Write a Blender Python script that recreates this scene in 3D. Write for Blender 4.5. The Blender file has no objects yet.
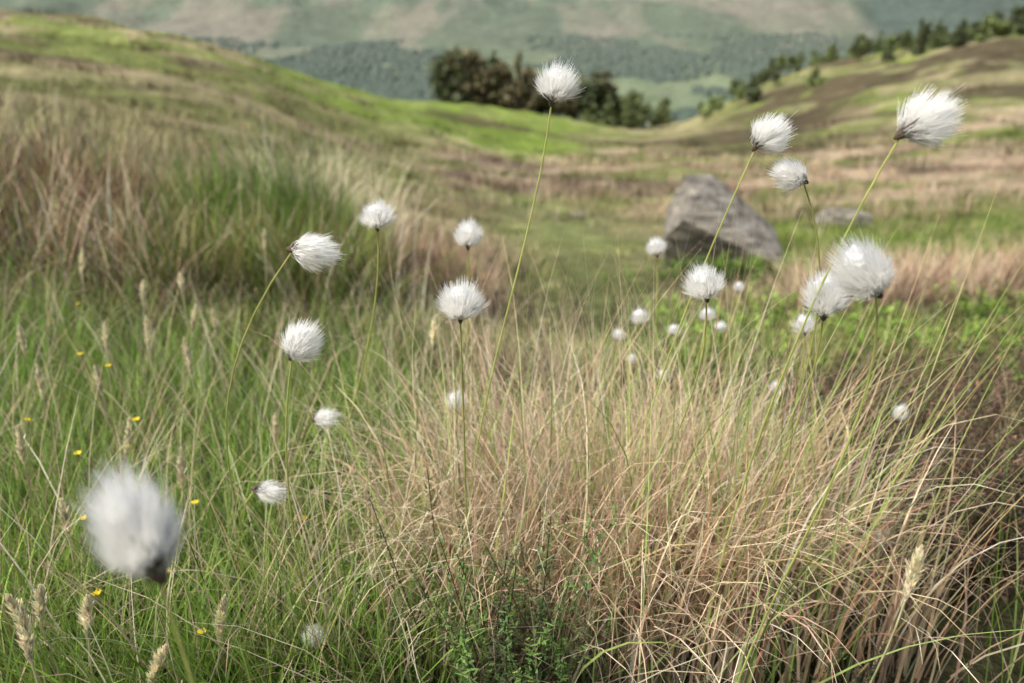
import bpy, math, numpy as np
from mathutils import Vector, noise as mnoise
import bmesh
rng=np.random.default_rng(11)
scene=bpy.context.scene
scene.view_settings.view_transform='Standard'
scene.view_settings.look='None'
scene.view_settings.exposure=0

# ------------------------------------------------------------ noise
def vnoise(x,y,seed=0):
    xi=np.floor(x);yi=np.floor(y);fx=x-xi;fy=y-yi
    fx=fx*fx*(3-2*fx);fy=fy*fy*(3-2*fy)
    def h(a,b):
        v=np.sin(a*127.1+b*311.7+seed*74.7)*43758.5453
        return v-np.floor(v)
    return (h(xi,yi)*(1-fx)+h(xi+1,yi)*fx)*(1-fy)+(h(xi,yi+1)*(1-fx)+h(xi+1,yi+1)*fx)*fy
def fbm(x,y,o=4,seed=0):
    s=0;a=.5;t=0
    for i in range(o):
        s=s+a*vnoise(x,y,seed+i*3.3);t+=a;a*=.5;x,y=x*1.62-y*1.22+5.1,x*1.22+y*1.62+1.7
    return s/t
def sm(e0,e1,x):
    t=np.clip((x-e0)/(e1-e0),0,1);return t*t*(3-2*t)
def band(a,b,c,d,x): return sm(a,b,x)*(1-sm(c,d,x))

# ------------------------------------------------------------ terrain heights
SY=np.array([0,.6,1.2,2.5,5,10,20,40,60,80,100,120,160,250,400,700,1100,1500,2000,2600,3300,4200,5200.])
SS=np.array([-.65,-.5,-.35,-.2,-.1,0,.1,.2,.35,.5,.65])
far=[-35,-46,-46,-8,55,145,265,450,560]
T=np.array([
[0,0,-.03,-.05,.05,.1,.35,2.0,4.1,4.5,4.5,3,-5,-20]+far,
[0,0,-.05,-.15,-.1,-.1,0,1.4,3.1,3.9,3.6,2,-6,-20]+far,
[0,0,-.05,-.2,-.25,-.4,-.5,.1,1.2,1.5,1.0,-1,-8,-20]+far,
[0,0,-.05,-.22,-.45,-.9,-1.5,-2.1,-2.2,-2.3,-4,-6,-11,-21]+far,
[0,0,-.07,-.25,-.6,-1.2,-2.0,-3.0,-3.6,-3.9,-4.6,-7,-12,-21]+far,
[0,0,-.08,-.3,-.75,-1.35,-2.3,-3.7,-4.8,-5.3,-5.7,-8,-13,-21]+far,
[0,0,-.08,-.3,-.78,-1.4,-2.4,-4,-5.6,-6.6,-7.4,-8.6,-13,-21]+far,
[0,0,-.08,-.3,-.78,-1.4,-2.4,-4,-5.7,-7,-8.4,-9.6,-13,-21]+far,
[0,0,-.08,-.32,-.78,-1.4,-2.4,-3.9,-4.9,-4.6,-3.2,-2,-6,-20]+far,
[0,0,-.08,-.32,-.78,-1.4,-2.2,-3.3,-2.9,-1.4,.6,1.3,-2,-15]+far,
[0,0,-.08,-.3,-.7,-1.3,-2.0,-2.7,-1.2,.8,2.8,3,0,-12]+far])
LY=np.log(SY+.5)
def cr(p0,p1,p2,p3,t):
    return .5*((2*p1)+(-p0+p2)*t+(2*p0-5*p1+4*p2-p3)*t*t+(-p0+3*p1-3*p2+p3)*t**3)
def sy(x,y):
    x=np.asarray(x,float);y=np.asarray(y,float)
    az=np.clip(np.arctan2(x,y),-.6,.6);r=np.hypot(x,y)
    return np.tan(az),r*np.cos(az),r
def H(x,y):
    s,Y,r=sy(x,y);s=np.clip(s,-.6499,.6499)
    ly=np.clip(np.log(Y+.5),LY[0],LY[-1]-1e-6)
    j=np.clip(np.searchsorted(LY,ly,side='right')-1,0,len(LY)-2);tj=(ly-LY[j])/(LY[j+1]-LY[j])
    i=np.clip(np.searchsorted(SS,s,side='right')-1,0,len(SS)-2);ti=(s-SS[i])/(SS[i+1]-SS[i])
    cl=lambda k,n:np.clip(k,0,n-1)
    rows=[]
    for di in(-1,0,1,2):
        ii=cl(i+di,len(SS))
        rows.append(cr(*[T[ii,cl(j+dj,len(LY))] for dj in(-1,0,1,2)],tj))
    z=cr(*rows,ti)
    z=z+(fbm(x/.35,y/.35,2,1)-.5)*.05*sm(.3,1.5,r)*(1-sm(15,40,r))
    z=z+(fbm(x/1.6,y/1.6,3,2)-.5)*.24*sm(1.5,5,r)*(1-sm(100,200,r))
    z=z+(fbm(x/5,y/5,4,3)-.5)*1.2*sm(10,40,r)
    z=z+(fbm(x/22,y/22,4,4)-.5)*3.0*sm(40,110,r)
    z=z+(fbm(x/220,y/220,4,5)-.5)*26*sm(500,1300,r)
    rd=1-np.abs(2*fbm(x/520+3,y/900,5,6)-1)
    z=z+(rd-.6)*230*sm(1500,3200,r)
    return z

# ------------------------------------------------------------ ground colour zones
G1=np.array([.22,.235,.085]);TN=np.array([.42,.345,.21]);PK=np.array([.48,.37,.255])
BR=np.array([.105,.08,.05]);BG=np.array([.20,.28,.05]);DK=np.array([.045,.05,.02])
def mix(a,b,w): return a*(1-w[:,None])+b*w[:,None]
def C(x,y):
    s,Y,r=sy(x,y);n=len(s)
    c=np.repeat(G1[None],n,0)
    na=fbm(x/1.2,y/1.2,3,21);nb=fbm(x/7,y/3.5,5,22);nc=fbm(x/9,y/6,5,23);nd=fbm(x/4,y/2.5,5,24)
    c=mix(c,TN,sm(.42,.62,na)*.55*(1-sm(8,14,r)))
    c=mix(c,TN,sm(.4,.6,nb)*.7*sm(8,14,r))
    v=band(9,14,45,62,Y)*sm(-.17,-.05,s)
    c=mix(c,PK,v*sm(.38,.50,nb)*.9)
    c=mix(c,BR,v*sm(.54,.60,nd)*.8)
    c=mix(c,BG*.9,v*sm(.53,.60,nc)*.75)
    g=band(-.42,-.33,.06,.16,s)*band(30,42,105,130,Y)
    c=mix(c,BG*1.05,g*(.4+.6*sm(.38,.5,nd)))
    l=(1-sm(-.36,-.28,s))*sm(15,28,Y)
    c=mix(c,TN*.9,l*sm(.38,.55,nb)*.8)
    c=mix(c,BG*.95,l*sm(.48,.56,nd)*.7)
    c=mix(c,BR*1.5,l*sm(.54,.60,nc)*.75)
    rr=sm(.2,.33,s)*sm(40,58,Y)
    c=mix(c,np.array([.25,.24,.115]),rr*.85)
    c=mix(c,TN*.9,rr*sm(.48,.58,nb)*.6)
    c=mix(c,BG*.85,rr*sm(.50,.57,nd)*.7)
    c=mix(c,BR*.85,rr*sm(.50,.55,nc)*.9)
    c=mix(c,BR*.8,band(-.15,-.08,.4,.5,s)*band(58,64,72,80,Y)*.8)
    c=mix(c,BR*.8,band(.05,.12,.6,.7,s)*sm(.47,.52,fbm(x/9,y/3,4,41))*band(26,32,50,60,Y)*.8)
    px=.12-.012*(Y-4)
    p=np.exp(-((s-px)/.085)**2)*band(1.6,2.4,12,16,Y)
    c=mix(c,np.array([.29,.33,.12]),p*.9)
    c=mix(c,PK*.75,band(-.25,-.18,-.04,.02,s)*band(2.6,3.2,5,6.5,Y)*.9)
    q=sm(.26,.34,s)*band(4.8,5.5,9,11,Y)
    c=mix(c,BG*.85,q*(.5+.4*sm(.4,.55,na)))
    q=sm(.38,.45,s)*band(3,3.3,4.4,4.9,Y)
    c=mix(c,PK*1.0,q*.9)
    q=sm(.24,.3,s)*band(1.6,1.9,2.7,3.1,Y)
    c=mix(c,BG*.8,q*.7)
    q=(1-sm(-.47,-.4,s))*band(1.9,2.3,4.2,5.5,Y)
    c=mix(c,np.array([.17,.10,.05]),q*.8)
    # far land: aerial haze painted into the pale, greyed colours
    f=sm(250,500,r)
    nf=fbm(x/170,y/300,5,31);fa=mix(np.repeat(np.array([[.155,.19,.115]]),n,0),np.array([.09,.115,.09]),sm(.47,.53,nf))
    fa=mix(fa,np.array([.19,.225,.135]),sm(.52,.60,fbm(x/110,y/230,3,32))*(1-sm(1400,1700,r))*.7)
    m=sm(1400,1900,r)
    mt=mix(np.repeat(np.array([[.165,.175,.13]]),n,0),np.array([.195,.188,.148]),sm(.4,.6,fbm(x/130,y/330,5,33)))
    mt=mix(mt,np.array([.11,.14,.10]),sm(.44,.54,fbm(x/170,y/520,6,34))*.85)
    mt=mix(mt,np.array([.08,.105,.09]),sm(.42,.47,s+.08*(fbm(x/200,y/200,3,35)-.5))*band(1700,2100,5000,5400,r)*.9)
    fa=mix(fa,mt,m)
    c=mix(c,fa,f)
    return c

# ------------------------------------------------------------ mesh helpers
class Geo:
    def __init__(s): s.v=[];s.f=[];s.c=[];s.m=[];s.n=0
    def add(s,v,f,c,m=0):
        s.v.append(v.reshape(-1,3));s.f.append(f.reshape(-1,4)+s.n);s.c.append(c.reshape(-1,3))
        s.m.append(np.full(len(f.reshape(-1,4)),m,np.int32));s.n+=len(v.reshape(-1,3))
    def build(s,name,mats,smooth=False):
        v=np.concatenate(s.v).astype(np.float32);f=np.concatenate(s.f).astype(np.int32);c=np.concatenate(s.c)
        me=bpy.data.meshes.new(name);me.vertices.add(len(v));me.vertices.foreach_set('co',v.ravel())
        me.loops.add(f.size);me.loops.foreach_set('vertex_index',f.ravel())
        me.polygons.add(len(f));me.polygons.foreach_set('loop_start',np.arange(len(f),dtype=np.int32)*4)
        for m in mats: me.materials.append(m)
        me.polygons.foreach_set('material_index',np.concatenate(s.m))
        me.polygons.foreach_set('use_smooth',np.full(len(f),smooth))
        me.update(calc_edges=True)
        a=me.color_attributes.new('Col','FLOAT_COLOR','POINT')
        a.data.foreach_set('color',np.concatenate([np.clip(c,0,1),np.ones((len(c),1))],1).astype(np.float32).ravel())
        ob=bpy.data.objects.new(name,me);scene.collection.objects.link(ob);return ob

def blades(g,base,L,phi,th0,curl,w,ca,cb,K=4,twist=0,m=0,tip=.08,power=1.4):
    N=len(base);t=np.linspace(0,1,K+1)
    one=np.ones(N);L=L*one;phi=phi*one;th0=th0*one;curl=curl*one;w=w*one;twist=twist*one
    tm=(t[:-1]+t[1:])/2
    th=th0[:,None]+curl[:,None]*tm[None]**power
    ph=phi[:,None]+twist[:,None]*tm[None]
    st=(L/K)[:,None,None]*np.stack([np.sin(th)*np.cos(ph),np.sin(th)*np.sin(ph),np.cos(th)],2)
    P=np.concatenate([np.zeros((N,1,3)),np.cumsum(st,1)],1)+base[:,None,:]
    sa=phi+math.pi/2+rng.normal(0,.6,N)
    side=np.stack([np.cos(sa),np.sin(sa),rng.normal(0,.15,N)],1)
    ww=w[:,None]*(1-(1-tip)*t[None]**1.6)*.5
    A=P-side[:,None]*ww[:,:,None];B=P+side[:,None]*ww[:,:,None]
    V=np.stack([A,B],2)
    idx=(np.arange(N)*(K+1)*2)[:,None]+(np.arange(K)*2)[None]
    F=np.stack([idx,idx+1,idx+3,idx+2],2)
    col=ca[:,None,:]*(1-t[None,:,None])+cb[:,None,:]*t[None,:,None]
    col=np.repeat(col[:,:,None,:],2,2)
    g.add(V,F,col,m)

def tube(g,pts,rad,ca,cb,m=0,S=5):
    pts=np.array(pts,float);n=len(pts);rad=np.ones(n)*rad
    tan=np.gradient(pts,axis=0);tan/=np.linalg.norm(tan,axis=1)[:,None]+1e-9
    ref=np.where(np.abs(tan[:,1:2])<.8,np.array([[0,1,0.]]),np.array([[1,0,0.]]))
    a=np.cross(tan,ref);a/=np.linalg.norm(a,axis=1)[:,None];b=np.cross(tan,a)
    an=np.arange(S)*2*math.pi/S
    V=pts[:,None]+rad[:,None,None]*(a[:,None]*np.cos(an)[None,:,None]+b[:,None]*np.sin(an)[None,:,None])
    i=np.arange(n-1)[:,None]*S;j=np.arange(S)[None]
    F=np.stack([i+j,i+(j+1)%S,i+S+(j+1)%S,i+S+j],2)
    t=np.linspace(0,1,n)[:,None];col=np.repeat((np.array(ca)*(1-t)+np.array(cb)*t)[:,None],S,1)
    g.add(V,F,col,m)

# ------------------------------------------------------------ materials
def veg(name,trans=.35,rough=.6,noise_scale=0,amt=.3,spec=.25):
    m=bpy.data.materials.new(name);m.use_nodes=True;nt=m.node_tree;nd=nt.nodes;lk=nt.links
    p=nd['Principled BSDF'];p.inputs['Roughness'].default_value=rough
    p.inputs['Specular IOR Level'].default_value=spec
    a=nd.new('ShaderNodeAttribute');a.attribute_name='Col';src=a.outputs['Color']
    if noise_scale:
        n=nd.new('ShaderNodeTexNoise');n.inputs['Scale'].default_value=noise_scale;n.inputs['Detail'].default_value=2
        tc=nd.new('ShaderNodeTexCoord');lk.new(tc.outputs['Object'],n.inputs['Vector'])
        mr=nd.new('ShaderNodeMapRange');mr.inputs['From Min'].default_value=.3;mr.inputs['From Max'].default_value=.7
        mr.inputs['To Min'].default_value=1-amt;mr.inputs['To Max'].default_value=1+amt
        lk.new(n.outputs['Fac'],mr.inputs['Value'])
        x=nd.new('ShaderNodeVectorMath');x.operation='SCALE';lk.new(src,x.inputs[0]);lk.new(mr.outputs[0],x.inputs['Scale']);src=x.outputs[0]
    lk.new(src,p.inputs['Base Color'])
    if trans>0:
        t=nd.new('ShaderNodeBsdfTranslucent');lk.new(src,t.inputs['Color'])
        mx=nd.new('ShaderNodeMixShader');mx.inputs[0].default_value=trans
        lk.new(p.outputs[0],mx.inputs[1]);lk.new(t.outputs[0],mx.inputs[2])
        lk.new(mx.outputs[0],nd['Material Output'].inputs['Surface'])
    return m
M_grass=veg('grass_blade',.3,.55,0,.2)
M_mid=veg('moor_grass_blade',0,.8,0,.2,.1)
M_straw=veg('dry_grass_blade',.2,.6,60,.2)
M_stem=veg('plant_stem',.1,.5,80,.2)
M_cot=veg('cotton_fibre',.5,.8,0,0,.05)
M_dark=veg('dry_bract',0,.7,0,.3)
M_leaf=veg('tree_leaf',0,.7,0,.25,.1)
M_wood=veg('tree_bark',0,.9,3,.3)
M_gr=veg('moorland_ground',0,.95,0,0,.1)
nt=M_gr.node_tree;nd=nt.nodes;lk=nt.links;p=nd['Principled BSDF']
tc=nd.new('ShaderNodeTexCoord');src=[l.from_socket for l in nt.links if l.to_socket==p.inputs['Base Color']][0]
prev=src
for sc,am in((.012,.15),(.05,.28),(.5,.4),(3,.4),(18,.35)):
    n=nd.new('ShaderNodeTexNoise');n.inputs['Scale'].default_value=sc;n.inputs['Detail'].default_value=6;n.inputs['Roughness'].default_value=.65
    lk.new(tc.outputs['Object'],n.inputs['Vector'])
    mr=nd.new('ShaderNodeMapRange');mr.inputs['From Min'].default_value=.3;mr.inputs['From Max'].default_value=.7
    mr.inputs['To Min'].default_value=1-am;mr.inputs['To Max'].default_value=1+am
    lk.new(n.outputs['Fac'],mr.inputs['Value'])
    x=nd.new('ShaderNodeVectorMath');x.operation='SCALE';lk.new(prev,x.inputs[0]);lk.new(mr.outputs[0],x.inputs['Scale']);prev=x.outputs[0]
lk.new(prev,p.inputs['Base Color'])
b=nd.new('ShaderNodeBump');b.inputs['Strength'].default_value=.8;b.inputs['Distance'].default_value=.15
lk.new(n.outputs['Fac'],b.inputs['Height']);lk.new(b.outputs[0],p.inputs['Normal'])

# ------------------------------------------------------------ terrain sheet
az=np.concatenate([np.linspace(-math.pi,-.85,50)[:-1],np.linspace(-.85,.85,560),np.linspace(.85,math.pi,50)[1:]])
rr=np.concatenate([[.02],np.exp(np.linspace(math.log(.1),math.log(5100),500))])
A,R=np.meshgrid(az,rr)
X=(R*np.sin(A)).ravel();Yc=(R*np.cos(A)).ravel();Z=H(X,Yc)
col=C(X,Yc);near=1-sm(1.5,9,R.ravel());col=col*(1-near[:,None])+(col*.35+DK*.3)*near[:,None]  # near ground darkened, painted shade under the grass for depth
na,nr=len(az),len(rr)
ii=(np.arange(nr-1)[:,None]*na+np.arange(na-1)[None])
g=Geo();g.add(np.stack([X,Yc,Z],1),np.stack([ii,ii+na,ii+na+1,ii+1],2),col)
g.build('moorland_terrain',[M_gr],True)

def jit(c,n,a=.18):
    return c*(1+rng.normal(0,a,(n,1)))*(1+rng.normal(0,a*.3,(n,3)))
def onground(x,y,dz=0.): return np.stack([x,y,H(x,y)+dz],1)
def polar(n,s0,s1,y0,y1,logd=True):
    s=rng.uniform(s0,s1,n)
    Y=np.exp(rng.uniform(math.log(y0),math.log(y1),n)) if logd else rng.uniform(y0,y1,n)
    return s*Y,Y
def pick(ps,n):
    ps=np.array(ps,float);return ps[rng.integers(0,len(ps),n)]
GREENS=[(.22,.36,.055),(.27,.41,.075),(.14,.25,.045),(.34,.44,.12),(.24,.32,.09)]
STRAWS=[(.70,.56,.38),(.78,.65,.46),(.62,.46,.30),(.68,.50,.34),(.85,.75,.56)]
REDS=[(.30,.16,.09),(.22,.12,.07),(.38,.22,.12)]

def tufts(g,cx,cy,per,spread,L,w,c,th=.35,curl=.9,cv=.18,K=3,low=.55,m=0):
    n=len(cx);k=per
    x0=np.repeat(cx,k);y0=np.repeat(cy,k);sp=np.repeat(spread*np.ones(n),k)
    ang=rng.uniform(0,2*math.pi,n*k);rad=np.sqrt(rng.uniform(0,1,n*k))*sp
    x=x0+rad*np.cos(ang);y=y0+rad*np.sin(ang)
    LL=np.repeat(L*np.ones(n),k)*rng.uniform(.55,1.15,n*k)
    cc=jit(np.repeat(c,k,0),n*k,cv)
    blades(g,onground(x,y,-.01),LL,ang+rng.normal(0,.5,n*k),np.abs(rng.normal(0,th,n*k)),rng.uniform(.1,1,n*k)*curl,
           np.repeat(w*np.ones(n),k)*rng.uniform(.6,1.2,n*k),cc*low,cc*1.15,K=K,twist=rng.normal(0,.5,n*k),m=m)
g=Geo()
x,y=polar(9000,-.85,.85,1.7,60)
s_,Y_,r_=sy(x,y)
path=np.exp(-((s_-(.12-.012*(Y_-4)))/.085)**2)*band(1.6,2.4,12,16,Y_)
Lh=(.05+.26*vnoise(x/.9,y/.9,9)**2)*(1+.6*sm(5,30,Y_))*(1-.8*path)
c=C(x,y)*1.15*rng.uniform(.6,1.4,(len(x),1))
mixs=rng.uniform(0,1,len(x))[:,None]
c=np.where(mixs>.75,c*.5+pick(STRAWS,len(x))*.42,c)
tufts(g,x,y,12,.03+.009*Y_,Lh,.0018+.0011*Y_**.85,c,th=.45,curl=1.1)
g.build('moorland_grass',[M_mid])

# ------------------------------------------------------------ left bank
g=Geo()
x,y=polar(330,-.47,-.2,2.1,3.9)
tufts(g,x,y,28,.06,.38,.004,pick([(.12,.20,.035),(.19,.28,.05),(.07,.11,.025),(.23,.31,.08),(.30,.30,.13),(.20,.11,.055)],len(x)),th=.35,curl=.9,K=4,cv=.25,low=.35)  # low darkens the blade feet, painting shaded gaps into the bank
x,y=polar(60,-.43,-.24,2.7,3.9)      # tall rushes
tufts(g,x,y,26,.07,.54,.005,pick([(.12,.21,.035),(.18,.28,.05),(.08,.14,.03)],len(x)),th=.2,curl=.5,K=3,cv=.28,low=.35)
x,y=polar(290,-.95,-.38,2.0,5.0)
tufts(g,x,y,28,.08,.34,.0045,pick([(.24,.12,.06),(.16,.09,.05),(.32,.23,.12),(.15,.21,.05),(.19,.27,.06),(.10,.07,.04)],len(x)),th=.45,curl=1.3,K=4,cv=.25,low=.4)
x,y=polar(130,-.9,-.15,1.9,5.0)
tufts(g,x,y,12,.07,.46,.0038,pick(STRAWS,len(x))*.95,th=.35,curl=1.3,K=5)
x=rng.normal(-1.0,.17,24);y=rng.normal(3.7,.15,24)
tufts(g,x,y,34,.09,.64,.005,pick([(.74,.65,.45),(.83,.73,.53)],24),th=.3,curl=1.4,K=5)
x,y=polar(36,-.85,-.5,4.0,6.5)
tufts(g,x,y,34,.14,.5,.006,pick([(.62,.52,.36),(.52,.45,.28),(.3,.32,.12)],36),th=.35,curl=1.1,K=4)
x,y=polar(80,-.24,-.03,2.9,5)
tufts(g,x,y,36,.10,.26,.004,pick([(.46,.32,.21),(.55,.41,.28),(.36,.23,.14),(.22,.30,.08),(.2,.13,.08)],80),th=.6,curl=1.6,K=4,cv=.25,low=.4)
g.build('rush_bank',[M_mid])

# ------------------------------------------------------------ right side clumps
g=Geo()
x,y=polar(110,.40,.85,3.0,4.6)
tufts(g,x,y,34,.10,.30,.0045,pick([(.60,.45,.30),(.68,.53,.37),(.46,.33,.22),(.3,.2,.13)],110),th=.45,curl=1.2,K=4,cv=.25)
x,y=polar(150,.28,.85,4.8,12)
tufts(g,x,y,22,.12,.14,.006,pick(GREENS,150)*.85,th=.5,curl=.9)
x,y=polar(190,-.1,.8,9,34)
s_,Y_,r_=sy(x,y)
tufts(g,x,y,30,.02*Y_,.22+.01*Y_,.001*Y_,pick([(.58,.44,.31),(.64,.50,.36),(.48,.37,.24)],190),th=.4,curl=1.)
x,y=polar(260,-.75,.8,8,70);s_,Y_,r_=sy(x,y)
tufts(g,x,y,30,.018*Y_,.16+.008*Y_,.001*Y_,pick([(.10,.07,.045),(.13,.09,.06),(.10,.13,.04)],260),th=.5,curl=1.)
g.build('dead_grass_tussocks',[M_mid])

def sprigs(g,x,y,L,nl,ls,leafc,stemc,th=.4,z0=0.):
    n=len(x);base=onground(x,y,z0);L=L*rng.uniform(.5,1.15,n)
    phi=rng.uniform(0,2*math.pi,n);th0=np.abs(rng.normal(0,th,n))
    sc=np.repeat(np.array([stemc]),n,0)
    blades(g,base,L,phi,th0,.3,.0016,sc,sc,K=2,tip=.6)
    t=rng.uniform(.15,1,(n,nl));thm=th0[:,None]+.12
    d=np.stack([np.sin(thm)*np.cos(phi[:,None]),np.sin(thm)*np.sin(phi[:,None]),np.cos(thm)+0*phi[:,None]],2)
    P=(base[:,None]+d*(L[:,None]*t)[:,:,None]+rng.normal(0,.35,(n,nl,3))*ls).reshape(-1,3)
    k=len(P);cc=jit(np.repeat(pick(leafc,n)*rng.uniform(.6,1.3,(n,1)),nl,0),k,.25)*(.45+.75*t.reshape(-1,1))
    blades(g,P,ls*rng.uniform(.6,1.3,k),rng.uniform(0,2*math.pi,k),rng.uniform(.2,1.6,k),.3,ls*.42,cc*.85,cc*1.1,K=1,tip=.35)
g=Geo()
x,y=polar(620,.22,.85,1.75,3.0)
keep=fbm(x/.3,y/.3,3,77)>.44;x=x[keep];y=y[keep]
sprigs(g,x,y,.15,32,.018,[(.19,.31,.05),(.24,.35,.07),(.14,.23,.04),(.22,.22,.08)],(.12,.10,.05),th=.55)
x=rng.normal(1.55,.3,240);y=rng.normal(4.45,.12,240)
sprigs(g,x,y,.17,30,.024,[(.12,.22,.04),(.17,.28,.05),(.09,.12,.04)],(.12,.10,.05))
g.build('bilberry_patch',[M_mid])

HC=[(.12,.08,.055),(.17,.10,.065),(.09,.08,.035),(.21,.13,.085),(.11,.14,.045),(.05,.038,.025)]
g=Geo()
x,y=polar(1000,.49,1.05,.74,1.5)
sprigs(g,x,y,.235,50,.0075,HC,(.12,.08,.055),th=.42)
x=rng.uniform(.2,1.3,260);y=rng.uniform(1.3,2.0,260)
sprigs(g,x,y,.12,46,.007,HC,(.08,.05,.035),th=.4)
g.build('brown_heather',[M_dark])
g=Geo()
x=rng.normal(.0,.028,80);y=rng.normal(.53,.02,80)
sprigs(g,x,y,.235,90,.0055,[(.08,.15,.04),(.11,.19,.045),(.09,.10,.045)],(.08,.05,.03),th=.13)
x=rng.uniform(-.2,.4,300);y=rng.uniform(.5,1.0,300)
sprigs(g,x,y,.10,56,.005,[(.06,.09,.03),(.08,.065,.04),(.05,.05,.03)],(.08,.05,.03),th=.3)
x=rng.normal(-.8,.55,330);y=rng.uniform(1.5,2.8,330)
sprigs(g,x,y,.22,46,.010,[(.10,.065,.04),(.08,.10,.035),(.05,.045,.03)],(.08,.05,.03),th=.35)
g.build('green_heather',[M_dark])

# ------------------------------------------------------------ foreground green grass
g=Geo()
x,y=polar(800,-.95,-.12,.5,2.4)
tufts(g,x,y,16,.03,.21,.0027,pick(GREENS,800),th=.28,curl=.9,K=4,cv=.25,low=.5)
x,y=polar(240,-.95,.1,.5,2.4)
tufts(g,x,y,9,.03,.30,.0021,pick(STRAWS,240)*.95,th=.35,curl=1.2,K=5)
x,y=polar(100,.25,.95,.55,2.0)
tufts(g,x,y,8,.03,.22,.0022,pick(GREENS+STRAWS*2,100),th=.35,curl=1.,K=4)
x,y=polar(160,-.2,.4,1.0,2.2)
tufts(g,x,y,14,.04,.16,.0022,pick(GREENS+STRAWS,160),th=.4,curl=1.2,K=4)
g.build('foreground_grass',[M_grass])

# ------------------------------------------------------------ straw tussock
g=Geo()
def ell(n,cx,cy,rx,ry,p=.6):
    a=rng.uniform(0,2*math.pi,n);r=rng.uniform(0,1,n)**p
    return cx+rx*r*np.cos(a),cy+ry*r*np.sin(a),a,r
n=2900
x,y,a,r=ell(n,.12,.75,.26,.16)
cc=jit(pick(STRAWS,n),n,.18);rd=pick(REDS,n)
out=np.arctan2((y-.78)*1.3,(x-.09))+rng.normal(0,.9,n)
blades(g,onground(x,y,-.01),rng.uniform(.15,.36,n)*rng.uniform(.8,1.05,n),out,np.abs(rng.normal(.03,.10,n))+.10*r,rng.uniform(.1,1.0,n)**1.8*2.8,
       rng.uniform(.0018,.0038,n),cc*.6+rd*.3,cc,K=8,twist=rng.normal(0,.7,n),power=2.5)
n=1000   # broad bleached leaves standing and hanging at the front
x,y,a,r=ell(n,.16,.64,.30,.08,.8)
cc=jit(pick(STRAWS+[(.58,.35,.22)],n),n,.18)
blades(g,onground(x,y,.0),rng.uniform(.13,.31,n),rng.normal(-.9,1.2,n),np.abs(rng.normal(.0,.12,n)),rng.uniform(.1,1,n)**1.5*2.4,
       rng.uniform(.0024,.0042,n),cc*.78,cc*1.05,K=8,twist=rng.normal(0,.5,n),power=2.4)
n=520
x,y,a,r=ell(n,.13,.74,.27,.15)
cc=jit(pick(STRAWS,n),n,.15)
blades(g,onground(x,y,.0),rng.uniform(.30,.45,n),rng.uniform(0,2*math.pi,n),np.abs(rng.normal(0,.22,n)),rng.uniform(1.2,3.8,n),
       rng.uniform(.0009,.0017,n),cc*.8,cc*1.05,K=9,twist=rng.normal(0,1.8,n),power=2.6)
n=220   # tall standing dead wisps
x,y,a,r=ell(n,.14,.76,.26,.14)
cc=jit(pick(STRAWS,n),n,.15)
blades(g,onground(x,y,.0),rng.uniform(.34,.50,n),rng.uniform(0,2*math.pi,n),np.abs(rng.normal(0,.22,n)),rng.uniform(.0,.8,n),
       rng.uniform(.0010,.0018,n),cc*.8,cc*1.05,K=7,twist=rng.normal(0,.6,n),power=2)
n=350
x,y,a,r=ell(n,-.02,.66,.3,.14)
cc=jit(pick(STRAWS,n),n,.15)
blades(g,onground(x,y,.0),rng.uniform(.15,.34,n),rng.uniform(0,2*math.pi,n),rng.uniform(.1,.7,n),rng.uniform(.5,2.2,n),
       rng.uniform(.0012,.0026,n),cc*.7,cc,K=7,twist=rng.normal(0,.8,n),power=1.8)
n=600   # living green blades
x,y,a,r=ell(n,.13,.71,.28,.19)
cc=jit(pick([(.30,.42,.10),(.37,.48,.15),(.21,.33,.07),(.42,.47,.20)],n),n,.15)
blades(g,onground(x,y,-.01),rng.uniform(.18,.42,n),rng.uniform(0,2*math.pi,n),np.abs(rng.normal(0,.2,n)),rng.uniform(.0,.9,n),
       rng.uniform(.0016,.0036,n),cc*.8,cc*1.1,K=7,twist=rng.normal(0,.5,n))
n=70
x,y,a,r=ell(n,.28,.70,.16,.14)
cc=jit(pick([(.34,.40,.13),(.46,.42,.2),(.38,.27,.14)],n),n,.15)
blades(g,onground(x,y,-.01),rng.uniform(.36,.55,n),rng.normal(.2,.6,n),rng.uniform(.05,.6,n),rng.uniform(0,.35,n),
       .0020,cc*.9,cc,K=7,twist=rng.normal(0,.2,n))
g.build('straw_tussock',[M_straw])

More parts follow.
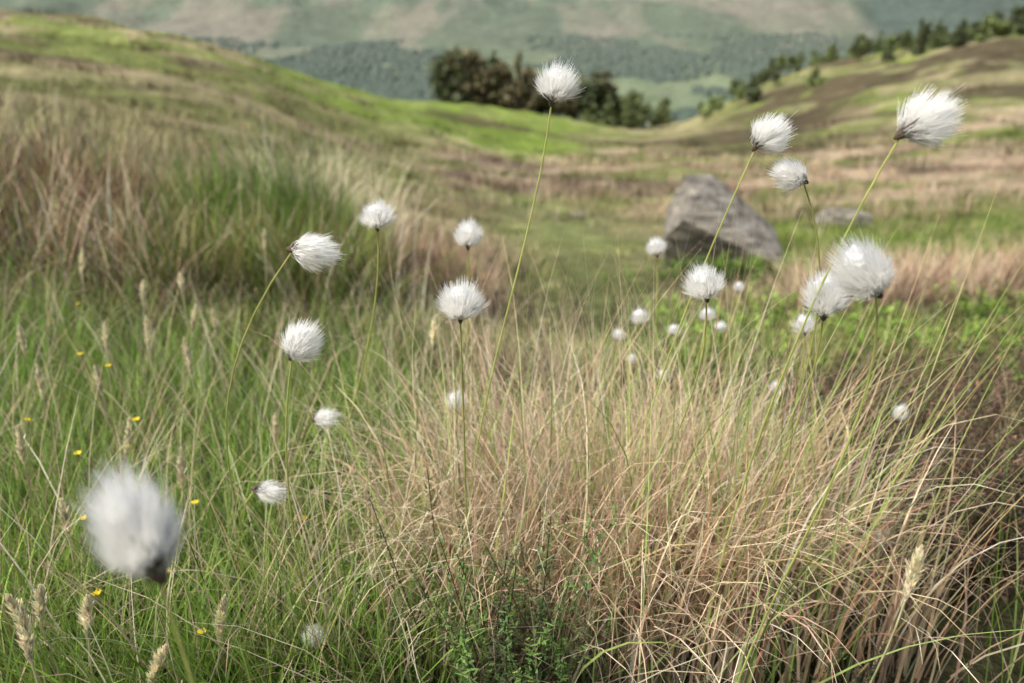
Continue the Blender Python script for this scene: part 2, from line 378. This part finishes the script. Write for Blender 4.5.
# ------------------------------------------------------------ cotton grass plants
def unit(v): v=np.array(v,float);return v/np.linalg.norm(v)
def frame(d):
    r=np.array([0,1,0.]) if abs(d[1])<.8 else np.array([1,0,0.])
    a=unit(np.cross(d,r));return a,np.cross(d,a)
def bez(p0,p1,p2,p3,n):
    t=np.linspace(0,1,n)[:,None]
    return (1-t)**3*p0+3*(1-t)**2*t*p1+3*(1-t)*t*t*p2+t**3*p3
def cotton(b,d,size,foot,spread=1.0,nf=1500,bend=.3):
    """size = length of tuft, spread = width / length"""
    g=Geo();b=np.array(b,float);d=unit(d);f=np.array([foot[0],foot[1],0.]);f[2]=H(f[0:1],f[1:2])[0]-.01
    up=np.array([0,0,1.]);sd=unit(d*.5+up*.6)
    Ls=np.linalg.norm(b-f)
    lean=np.array([rng.normal(0,.07),rng.normal(0,.03),1.])
    pts=bez(f,f+lean*Ls*.38,b-sd*Ls*bend,b,18)
    gc=np.array([.36,.46,.13])*rng.uniform(.85,1.15);tp=gc*.85+np.array([.09,.02,.01])
    rs=.00098 if b[1]<.9 else .0011
    tube(g,pts,np.linspace(rs*1.15,rs*.75,18),gc,tp,0,6)
    a,c=frame(d);W=size*spread*.5
    # silky hairs rooted in the bract cup, fanning out and swept into soft locks
    ncl=int(rng.integers(50,75))
    def ends(n):
        return rng.uniform(0,2*math.pi,n),rng.uniform(-.24,1,n)
    def epos(ph,u,k):
        s_=np.sqrt(np.clip(1-u*u,0,1))
        ax=size*(.42+.58*u)*k;lt=W*s_*k*(1.04-.1*u)
        return ax[:,None]*d+lt[:,None]*(np.cos(ph)[:,None]*a+np.sin(ph)[:,None]*c)
    pc,uc=ends(ncl);EC=epos(pc,uc,rng.uniform(.82,1.2,ncl))
    ph,u=ends(nf);k=rng.uniform(.20,1.0,nf)**.42
    E=epos(ph,u,k)
    nc=np.argmin(((epos(ph,u,np.ones(nf))[:,None]-EC[None])**2).sum(2),axis=1)
    E=E*.6+EC[nc]*.40*k[:,None]+rng.normal(0,.038,(nf,3))*size
    fly=rng.uniform(0,1,nf)<.06
    E[fly]*=rng.uniform(1.02,1.2,(fly.sum(),1))
    E=E+np.array([.03,0,-.05])*size
    K=5;t=np.linspace(0,1,K+1)[None,:,None]
    o=rng.normal(0,.03,(nf,3))*size+d*rng.uniform(0,.08,(nf,1))*size
    lat=E-(E@d)[:,None]*d
    c1=lat*.62+d*((E@d)*.38)[:,None]
    P=b+(1-t)**2*o[:,None]+2*(1-t)*t*c1[:,None]+t*t*E[:,None]
    P=P+(rng.normal(0,.035,(nf,1,3))*size)*np.sin(t*5)
    side=np.cross(unit(d)[None]+0*E,rng.normal(0,1,(nf,3)));side/=np.linalg.norm(side,axis=1)[:,None]
    w=(.00058 if b[1]>.35 else .0005)*rng.uniform(.55,1.1,nf)
    tt=t[0,:,0];ww=w[:,None]*(1-.7*tt[None]**2)*.5
    V=np.stack([P-side[:,None]*ww[:,:,None],P+side[:,None]*ww[:,:,None]],2)
    idx=(np.arange(nf)*(K+1)*2)[:,None]+(np.arange(K)*2)[None]
    F=np.stack([idx,idx+1,idx+3,idx+2],2)
    wc=np.array([.99,.985,.96])*rng.uniform(.96,1.01,(nf,1))
    dk=np.array([.36,.30,.23])
    tc_=np.clip(tt*2.8,0,1)[None,:,None];colr=dk*(1-tc_)+wc[:,None]*tc_
    g.add(V,F,np.repeat(colr[:,:,None],2,2),1)
    nu,nv=14,10
    uu=np.arange(nu)*2*math.pi/nu;v=np.linspace(.02,math.pi-.02,nv)
    UU,VV=np.meshgrid(uu,v);rad=(1+rng.normal(0,.12,UU.shape))
    ctr=b+d*size*.50
    prof=np.where(np.cos(VV)<0,.75,1.)
    Wd=ctr+rad[...,None]*((np.sin(VV)*prof)[...,None]*(np.cos(UU)[...,None]*a+np.sin(UU)[...,None]*c)*W*.42+np.cos(VV)[...,None]*d*size*.22)
    i=np.arange(nv-1)[:,None]*nu;j=np.arange(nu)[None]
    g.add(Wd,np.stack([i+j,i+(j+1)%nu,i+nu+(j+1)%nu,i+nu+j],2),np.full((nu*nv,3),.98),1)
    # dark bract scales
    nb=54;thb=rng.uniform(.15,1.2,nb);phb=rng.uniform(0,2*math.pi,nb)
    bd=np.cos(thb)[:,None]*d+np.sin(thb)[:,None]*(np.cos(phb)[:,None]*a+np.sin(phb)[:,None]*c)
    lb=size*rng.uniform(.20,.50,nb);sb=np.cross(bd,d+.01);sb/=np.linalg.norm(sb,axis=1)[:,None]
    t=np.array([0,.4,1.]);prof=np.array([.6,1,.08])
    o=b-d*size*.05
    Pb=o+bd[:,None]*(lb[:,None]*t[None])[:,:,None]+d*(t**2)[None,:,None]*size*.04
    wb=size*.040*prof
    V=np.stack([Pb-sb[:,None]*wb[None,:,None],Pb+sb[:,None]*wb[None,:,None]],2)
    idx=(np.arange(nb)*6)[:,None]+(np.arange(2)*2)[None]
    cb=np.array([.08,.058,.042])*rng.uniform(.5,1.8,(nb,1,1))*np.ones((nb,3,3))
    g.add(V,np.stack([idx,idx+1,idx+3,idx+2],2),np.repeat(cb[:,:,None],2,2),2)
    tube(g,[b-d*size*.16,b-d*size*.06,b+d*size*.06,b+d*size*.2],np.array([.03,.08,.11,.06])*size,(.10,.065,.045),(.10,.085,.07),2,7)
    return g.build('cotton_grass',[M_stem,M_cot,M_dark])

PL=[ # base, dir, length, foot, width ratio, bend
((.0335,.6515,.589),(.22,-.1,1),.034,(-.035,.68),1.12,.28),
((.205,.638,.553),(.7,-.1,.8),.033,(.12,.70),1.05,.28),
((.2536,.497,.576),(.75,-.1,.6),.038,(.19,.58),.95,.2),
((.244,.628,.526),(-.95,-.1,.45),.034,(.29,.72),.74,.3),
((.226,.4415,.487),(-.65,-.1,.75),.046,(.19,.50),.76,.24),
((.2325,.523,.444),(-.15,-.1,1),.039,(.20,.60),.85,.28),
((.163,.593,.4347),(-.35,-.1,1),.033,(.10,.68),1.05,.28),
((.196,.977,.375),(-.25,-.1,1),.028,(.2,1.02),1.0,.28),
((-.0505,.834,.421),(0,-.1,1),.034,(-.06,.92),1.0,.28),
((-.042,.568,.4256),(0,-.1,1),.035,(-.05,.63),1.12,.2),
((-.131,.7127,.4685),(0,-.1,1),.029,(-.24,.80),1.25,.28),
((-.177,.5876,.477),(1,-.12,.0),.039,(-.27,.66),.72,.42),
((-.178,.557,.397),(.55,-.1,.85),.037,(-.21,.62),.9,.28),
((-.146,.25,.4262),(-.32,.05,1),.050,(-.10,.215),.62,.28),
((-.213,.718,.2567),(.8,-.1,.25),.030,(-.24,.78),.8,.28),
((-.26,.648,.2135),(1,-.1,-.05),.035,(-.30,.70),.7,.28),
((-.2,.557,.116),(.9,-.1,-.4),.028,(-.25,.55),.8,.28),
((.3366,.7986,.3284),(-.3,-.1,1),.028,(.36,.86),1.0,.28),
((.199,1.085,.2387),(-.2,-.1,1),.030,(.2,1.12),1.1,.28),
((.199,1.31,.1275),(.1,-.1,1),.025,(.2,1.33),1.1,.28),
((.303,1.314,.136),(.2,-.1,1),.025,(.3,1.33),1.1,.28),
((.344,1.229,.194),(-.2,-.1,1),.029,(.35,1.25),1.1,.28),
((.40,1.364,.126),(.5,-.1,.6),.026,(.38,1.4),.9,.28),
((.458,1.439,.183),(0,-.1,1),.025,(.45,1.46),1,.28),
((.52,.897,.166),(.1,-.1,1),.030,(.5,.95),.65,.28),
((.387,.672,.1355),(.8,-.1,.3),.024,(.38,.7),.8,.28),
((.426,1.093,.118),(0,-.1,1),.023,(.42,1.12),1.,.28),
((-.072,.813,.225),(.2,-.1,1),.028,(-.08,.86),1.,.28),
((.22,1.0,.18),(.1,-.1,1),.020,(.22,1.03),1.,.28),
((.223,1.286,.09),(.1,-.1,1),.02,(.22,1.3),1.,.28),
]
for i,(b,d,s,f,sp,be) in enumerate(PL):
    cotton(b,d,s,f,sp,5200 if i==13 else (3400 if i<14 else 1000),bend=be)

# ------------------------------------------------------------ flowering grass heads
def seedhead(g,top,foot,L=.05,c=(.86,.78,.56)):
    top=np.array(top,float);f=np.array([foot[0],foot[1],0.]);f[2]=H(f[0:1],f[1:2])[0]
    ax=unit([rng.normal(.12,.15),rng.normal(0,.1),1])
    b=top-ax*L;pts=bez(f,f+np.array([0,0,.1]),b-ax*.08,b,10)
    tube(g,pts,.0009,(.36,.40,.16),(.6,.56,.32),0,5)
    tube(g,[b,top],.0009,c,c,0,5)
    n=150;t=rng.uniform(0,1,n);P=b+ax*(t*L)[:,None]
    cc=jit(np.repeat(np.array([c]),n,0),n,.13);env=np.sin(np.clip(t*.85+.12,0,1)*math.pi)
    blades(g,P,(.006+.007*env),rng.uniform(0,2*math.pi,n),rng.uniform(.15,.6,n)*(.4+env),-.3,.0034,cc*.88,cc*1.1,K=2,tip=.1)
SH=[(-.5,.67,.27),(-.457,.644,.2),(-.367,.446,.235),(-.344,.487,.21),(-.465,.807,.21),(-.6,1.03,.255),(-.538,1.03,.265),
(-.506,1.13,.25),(-.486,1.14,.24),(-.728,1.03,.25),(-.5,1.476,.30),(-.252,.527,.177),(-.28,.472,.173),(.285,.43,.30),(-.39,.50,.21),(-.1,.93,.30),(-.62,1.2,.27),(-.32,.9,.17),
(-.42,.5,.2),(-.31,.44,.15),(-.55,.9,.24),(-.45,.95,.26),(-.66,.95,.22),(-.38,.75,.2),(-.58,1.25,.27),(-.8,1.35,.29)]
g=Geo()
for t in SH: seedhead(g,t,(t[0]+rng.normal(0,.03),t[1]+rng.uniform(0,.05)),L=rng.uniform(.035,.055))
g.build('flowering_grass',[M_straw])

# tormentil flowers
g=Geo()
FL=[(-.40,.58,.14),(-.29,.55,.12),(-.47,.83,.2),(-.62,.85,.19),(-.8,1.3,.2),(-.36,.72,.15),(-.52,.78,.18),(-.34,.60,.15),(-.66,1.05,.2),(-.22,.66,.17),(-.45,.66,.17),(-.58,.98,.21)]
for (fx,fy,fz) in FL:
    gz=H(np.array([fx]),np.array([fy]))[0]
    tube(g,bez(np.array([fx+.02,fy,gz]),np.array([fx+.02,fy,gz+.05]),np.array([fx,fy,fz-.04]),np.array([fx,fy,fz]),6),.0005,(.15,.2,.05),(.15,.25,.05))
    ph=np.arange(5)*2*math.pi/5+rng.uniform(0,1);k=5
    blades(g,np.repeat(np.array([[fx,fy,fz]]),k,0),.0046,ph,1.1,.3,.005,np.full((k,3),1.)*np.array([.80,.60,.02]),np.full((k,3),1.)*np.array([.9,.72,.03]),K=2,tip=.75)
g.build('tormentil_flowers',[M_grass])

# ------------------------------------------------------------ rocks
M_rock=bpy.data.materials.new('lichen_rock');M_rock.use_nodes=True
nt=M_rock.node_tree;nd=nt.nodes;lk=nt.links;p=nd['Principled BSDF'];p.inputs['Roughness'].default_value=.9
tc=nd.new('ShaderNodeTexCoord');n=nd.new('ShaderNodeTexNoise');n.inputs['Scale'].default_value=7;n.inputs['Detail'].default_value=8;n.inputs['Roughness'].default_value=.75
mp=nd.new('ShaderNodeMapping');mp.inputs['Rotation'].default_value=(0,math.radians(38),0);mp.inputs['Scale'].default_value=(.5,1,2.2)
lk.new(tc.outputs['Object'],mp.inputs['Vector']);lk.new(mp.outputs[0],n.inputs['Vector'])
cr_=nd.new('ShaderNodeValToRGB');e=cr_.color_ramp.elements
e[0].position=.38;e[0].color=(.07,.06,.048,1);e[1].position=.64;e[1].color=(.50,.46,.38,1)
k=e.new(.5);k.color=(.26,.235,.195,1)
lk.new(n.outputs['Fac'],cr_.inputs[0]);lk.new(cr_.outputs[0],p.inputs['Base Color'])
b=nd.new('ShaderNodeBump');b.inputs['Strength'].default_value=.9;b.inputs['Distance'].default_value=.04;lk.new(n.outputs['Fac'],b.inputs['Height']);lk.new(b.outputs[0],p.inputs['Normal'])
def rock(name,loc,pts,amp=.03,scale=1.,cuts=3):
    bm=bmesh.new()
    for q in pts: bm.verts.new(Vector(q)*scale)
    bmesh.ops.convex_hull(bm,input=bm.verts[:])
    for v in [v for v in bm.verts if not v.link_faces]: bm.verts.remove(v)
    bmesh.ops.bevel(bm,geom=bm.edges[:],offset=.006*scale,segments=1,affect='EDGES')
    bmesh.ops.triangulate(bm,faces=bm.faces[:])
    for _ in range(cuts): bmesh.ops.subdivide_edges(bm,edges=bm.edges[:],cuts=1,use_grid_fill=True)
    bm.normal_update()
    for v in bm.verts:
        q=v.co*6/scale
        v.co+=v.normal*(mnoise.fractal(q,1,2,4)*amp*scale)
    me=bpy.data.meshes.new(name);bm.to_mesh(me);bm.free();me.materials.append(M_rock)
    ob=bpy.data.objects.new(name,me);ob.location=loc;scene.collection.objects.link(ob);return ob
# tilted slab: pale upper face sloping down to the right, undercut dark front
rock('leaning_boulder',(1.46,5.13,-.506),[(-.33,-.26,.14),(-.25,-.22,.29),(.34,-.40,-.16),(.36,-.36,-.24),(-.23,.20,.37),(-.02,.26,.36),(.46,.22,-.02),(.48,.0,-.18),
 (-.40,-.1,-.0),(-.36,.12,-.34),(-.15,.12,-.50),(.3,.10,-.50),(.44,.15,-.47),(-.3,.35,-.42),(.35,.38,-.42),(-.34,.25,.1)],.011)
fr=[(-.5,-.2,-.1),(-.35,-.15,.12),(.1,-.2,.17),(.5,-.15,.02),(.55,-.2,-.15),(-.3,.25,.1),(.3,.25,.1),(.5,.25,-.15),(-.5,.25,-.15),(0,-.3,-.15)]
hz=lambda x,y:float(H(np.array([x]),np.array([y]))[0])
rock('flat_rock',(4.05,9.0,hz(4.05,9)+.12),fr,.04,.65)
rock('flat_rock',(.95,10.5,hz(.95,10.5)+.0),fr,.04,.3)
rock('small_rock',(1.95,4.6,hz(1.95,4.6)+.0),fr,.05,.25)

# ------------------------------------------------------------ trees
def tree(g,x,y,h,w,kind,c):
    z=hz(x,y)-.2;base=np.array([x,y,z]);c=np.array(c)
    lean=rng.normal(0,.02,2)*h
    top=base+np.array([lean[0],lean[1],h*(.95 if kind=='c' else .75)])
    tube(g,bez(base,base+[0,0,h*.3],top-[0,0,h*.3],top,6),np.linspace(h*.022,h*.004,6),(.09,.07,.05),(.09,.07,.05),1,6)
    cls=[]
    if kind=='c':
        for k in range(30):
            t=.06+.92*rng.uniform()**.95;r=w*.5*(1-t)**.8*rng.uniform(.4,1.1);a=rng.uniform(0,2*math.pi)
            q=base+np.array([r*math.cos(a)*.8,r*math.sin(a)*.8,h*t]);cls.append((q,max(.24*w*(1-t)+.06*w,.25),.6))
    else:
        for k in range(22):
            a=rng.uniform(0,2*math.pi);el=rng.uniform(-.7,1.4);r=rng.uniform(.35,1)
            q=base+np.array([math.cos(a)*math.cos(el)*w*.42*r,math.sin(a)*math.cos(el)*w*.42*r,h*.52+math.sin(el)*h*.40*r]);cls.append((q,w*rng.uniform(.14,.22),.85))
    for q,r,f in cls:
        st=base+np.array([0,0,(q[2]-base[2])*.7])
        tube(g,[st,(st+q)/2+[0,0,.1],q],np.array([.012,.008,.003])*h,(.09,.07,.05),(.09,.07,.05),1,4)
        n=60;v=rng.normal(0,1,(n,3));v/=np.linalg.norm(v,axis=1)[:,None];v*=rng.uniform(.3,1.15,(n,1))*r;v[:,2]*=f
        sh=rng.uniform(.65,1.35);cc=jit(np.repeat(c[None]*sh,n,0),n,.2)
        blades(g,q+v,r*rng.uniform(.3,.6,n),rng.uniform(0,2*math.pi,n),rng.uniform(.3,2,n),.2,r*.42,cc,cc,K=1,tip=.4)
DG=(.13,.155,.08);MG=(.18,.22,.095);LG=(.23,.28,.11);BRN=(.20,.18,.10)
g=Geo()
for i in range(44):
    px=rng.uniform(-.092,.03);Y=rng.uniform(122,138);tree(g,px*Y,Y,rng.uniform(8.5,12),rng.uniform(4,6),'b' if rng.uniform()<.75 else 'c',DG if rng.uniform()<.4 else BRN)
for i in range(34):
    px=rng.uniform(.02,.115);Y=rng.uniform(122,138);tree(g,px*Y,Y,rng.uniform(6,9),rng.uniform(3.5,5),'b',BRN if rng.uniform()<.6 else DG)
g.build('tree_copse',[M_leaf,M_wood])
g=Geo()
for i in range(30):
    Y=rng.uniform(112,150);px=rng.uniform(.10,.20);tree(g,px*Y,Y,rng.uniform(4,6.5),rng.uniform(2.5,4),'b' if rng.uniform()<.5 else 'c',MG)
for i in range(120):
    px=.24+.55*rng.uniform()**.8;Y=rng.uniform(92,130);tree(g,px*Y,Y,rng.uniform(1.6,3.8)*(1+.25*(px>.5)),rng.uniform(1.4,2.8),'c' if rng.uniform()<.4 else 'b',[DG,MG,LG][rng.integers(0,3)])
g.build('hillside_trees',[M_leaf,M_wood])

# far valley woods
n=15000;x,y=polar(n*4,-.8,.8,620,1900)
msk=fbm(x/170,y/300,5,31)>.50;x=x[msk][:n];y=y[msk][:n];n=len(x);z=H(x,y)-1
hh=rng.uniform(5,8,n);rw=rng.uniform(5,8,n)
S=6;an=np.arange(S)*2*math.pi/S
lv=[(0,1.),(.35,.95),(.75,.6),(1,.06)]
V=np.stack([np.stack([x[:,None]+rw[:,None]*q*np.cos(an)*rng.uniform(.8,1.2,(n,S)),y[:,None]+rw[:,None]*q*np.sin(an)*rng.uniform(.8,1.2,(n,S)),(z+hh*t)[:,None]+0*an],2) for t,q in lv],1)
o=(np.arange(n)*S*4)[:,None,None];i=(np.arange(3)*S)[None,:,None];j=np.arange(S)[None,None]
F=np.stack([o+i+j,o+i+(j+1)%S,o+i+S+(j+1)%S,o+i+S+j],3)
cc=np.array([.08,.108,.083])*rng.uniform(.93,1.08,(n,1));hz_=sm(700,1900,y)[:,None];cc=cc*(1-hz_*.5)+np.array([.125,.15,.125])*hz_*.5  # farther crowns paled, distance haze painted into their colour
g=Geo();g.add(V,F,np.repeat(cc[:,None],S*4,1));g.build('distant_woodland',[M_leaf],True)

# ------------------------------------------------------------ world and light
w=bpy.data.worlds.new('World');scene.world=w;w.use_nodes=True
sk=w.node_tree.nodes.new('ShaderNodeTexSky');sk.sky_type='NISHITA';sk.sun_disc=False
EL=math.radians(54);AZ=math.radians(-120)
sk.sun_elevation=EL;sk.sun_rotation=AZ;sk.dust_density=4;sk.air_density=1.0
bgn=w.node_tree.nodes['Background'];w.node_tree.links.new(sk.outputs[0],bgn.inputs[0]);bgn.inputs[1].default_value=.15
su=bpy.data.lights.new('sun','SUN');su.energy=4.8;su.angle=math.radians(22);su.color=(1,.95,.86)
so=bpy.data.objects.new('sun',su);scene.collection.objects.link(so)
dv=Vector((math.sin(AZ)*math.cos(EL),math.cos(AZ)*math.cos(EL),math.sin(EL)))
so.rotation_euler=dv.to_track_quat('Z','Y').to_euler()

cam=bpy.data.cameras.new('camera');co=bpy.data.objects.new('camera',cam);scene.collection.objects.link(co)
co.location=(0,0,.62);co.rotation_euler=(math.radians(90-20.8),0,0)
cam.lens=26;cam.sensor_width=36;cam.clip_start=.02;cam.clip_end=9000
cam.dof.use_dof=True;cam.dof.focus_distance=.60;cam.dof.aperture_fstop=4.9
scene.camera=co
print('verts',sum(len(o.data.vertices) for o in scene.objects if o.type=='MESH'))
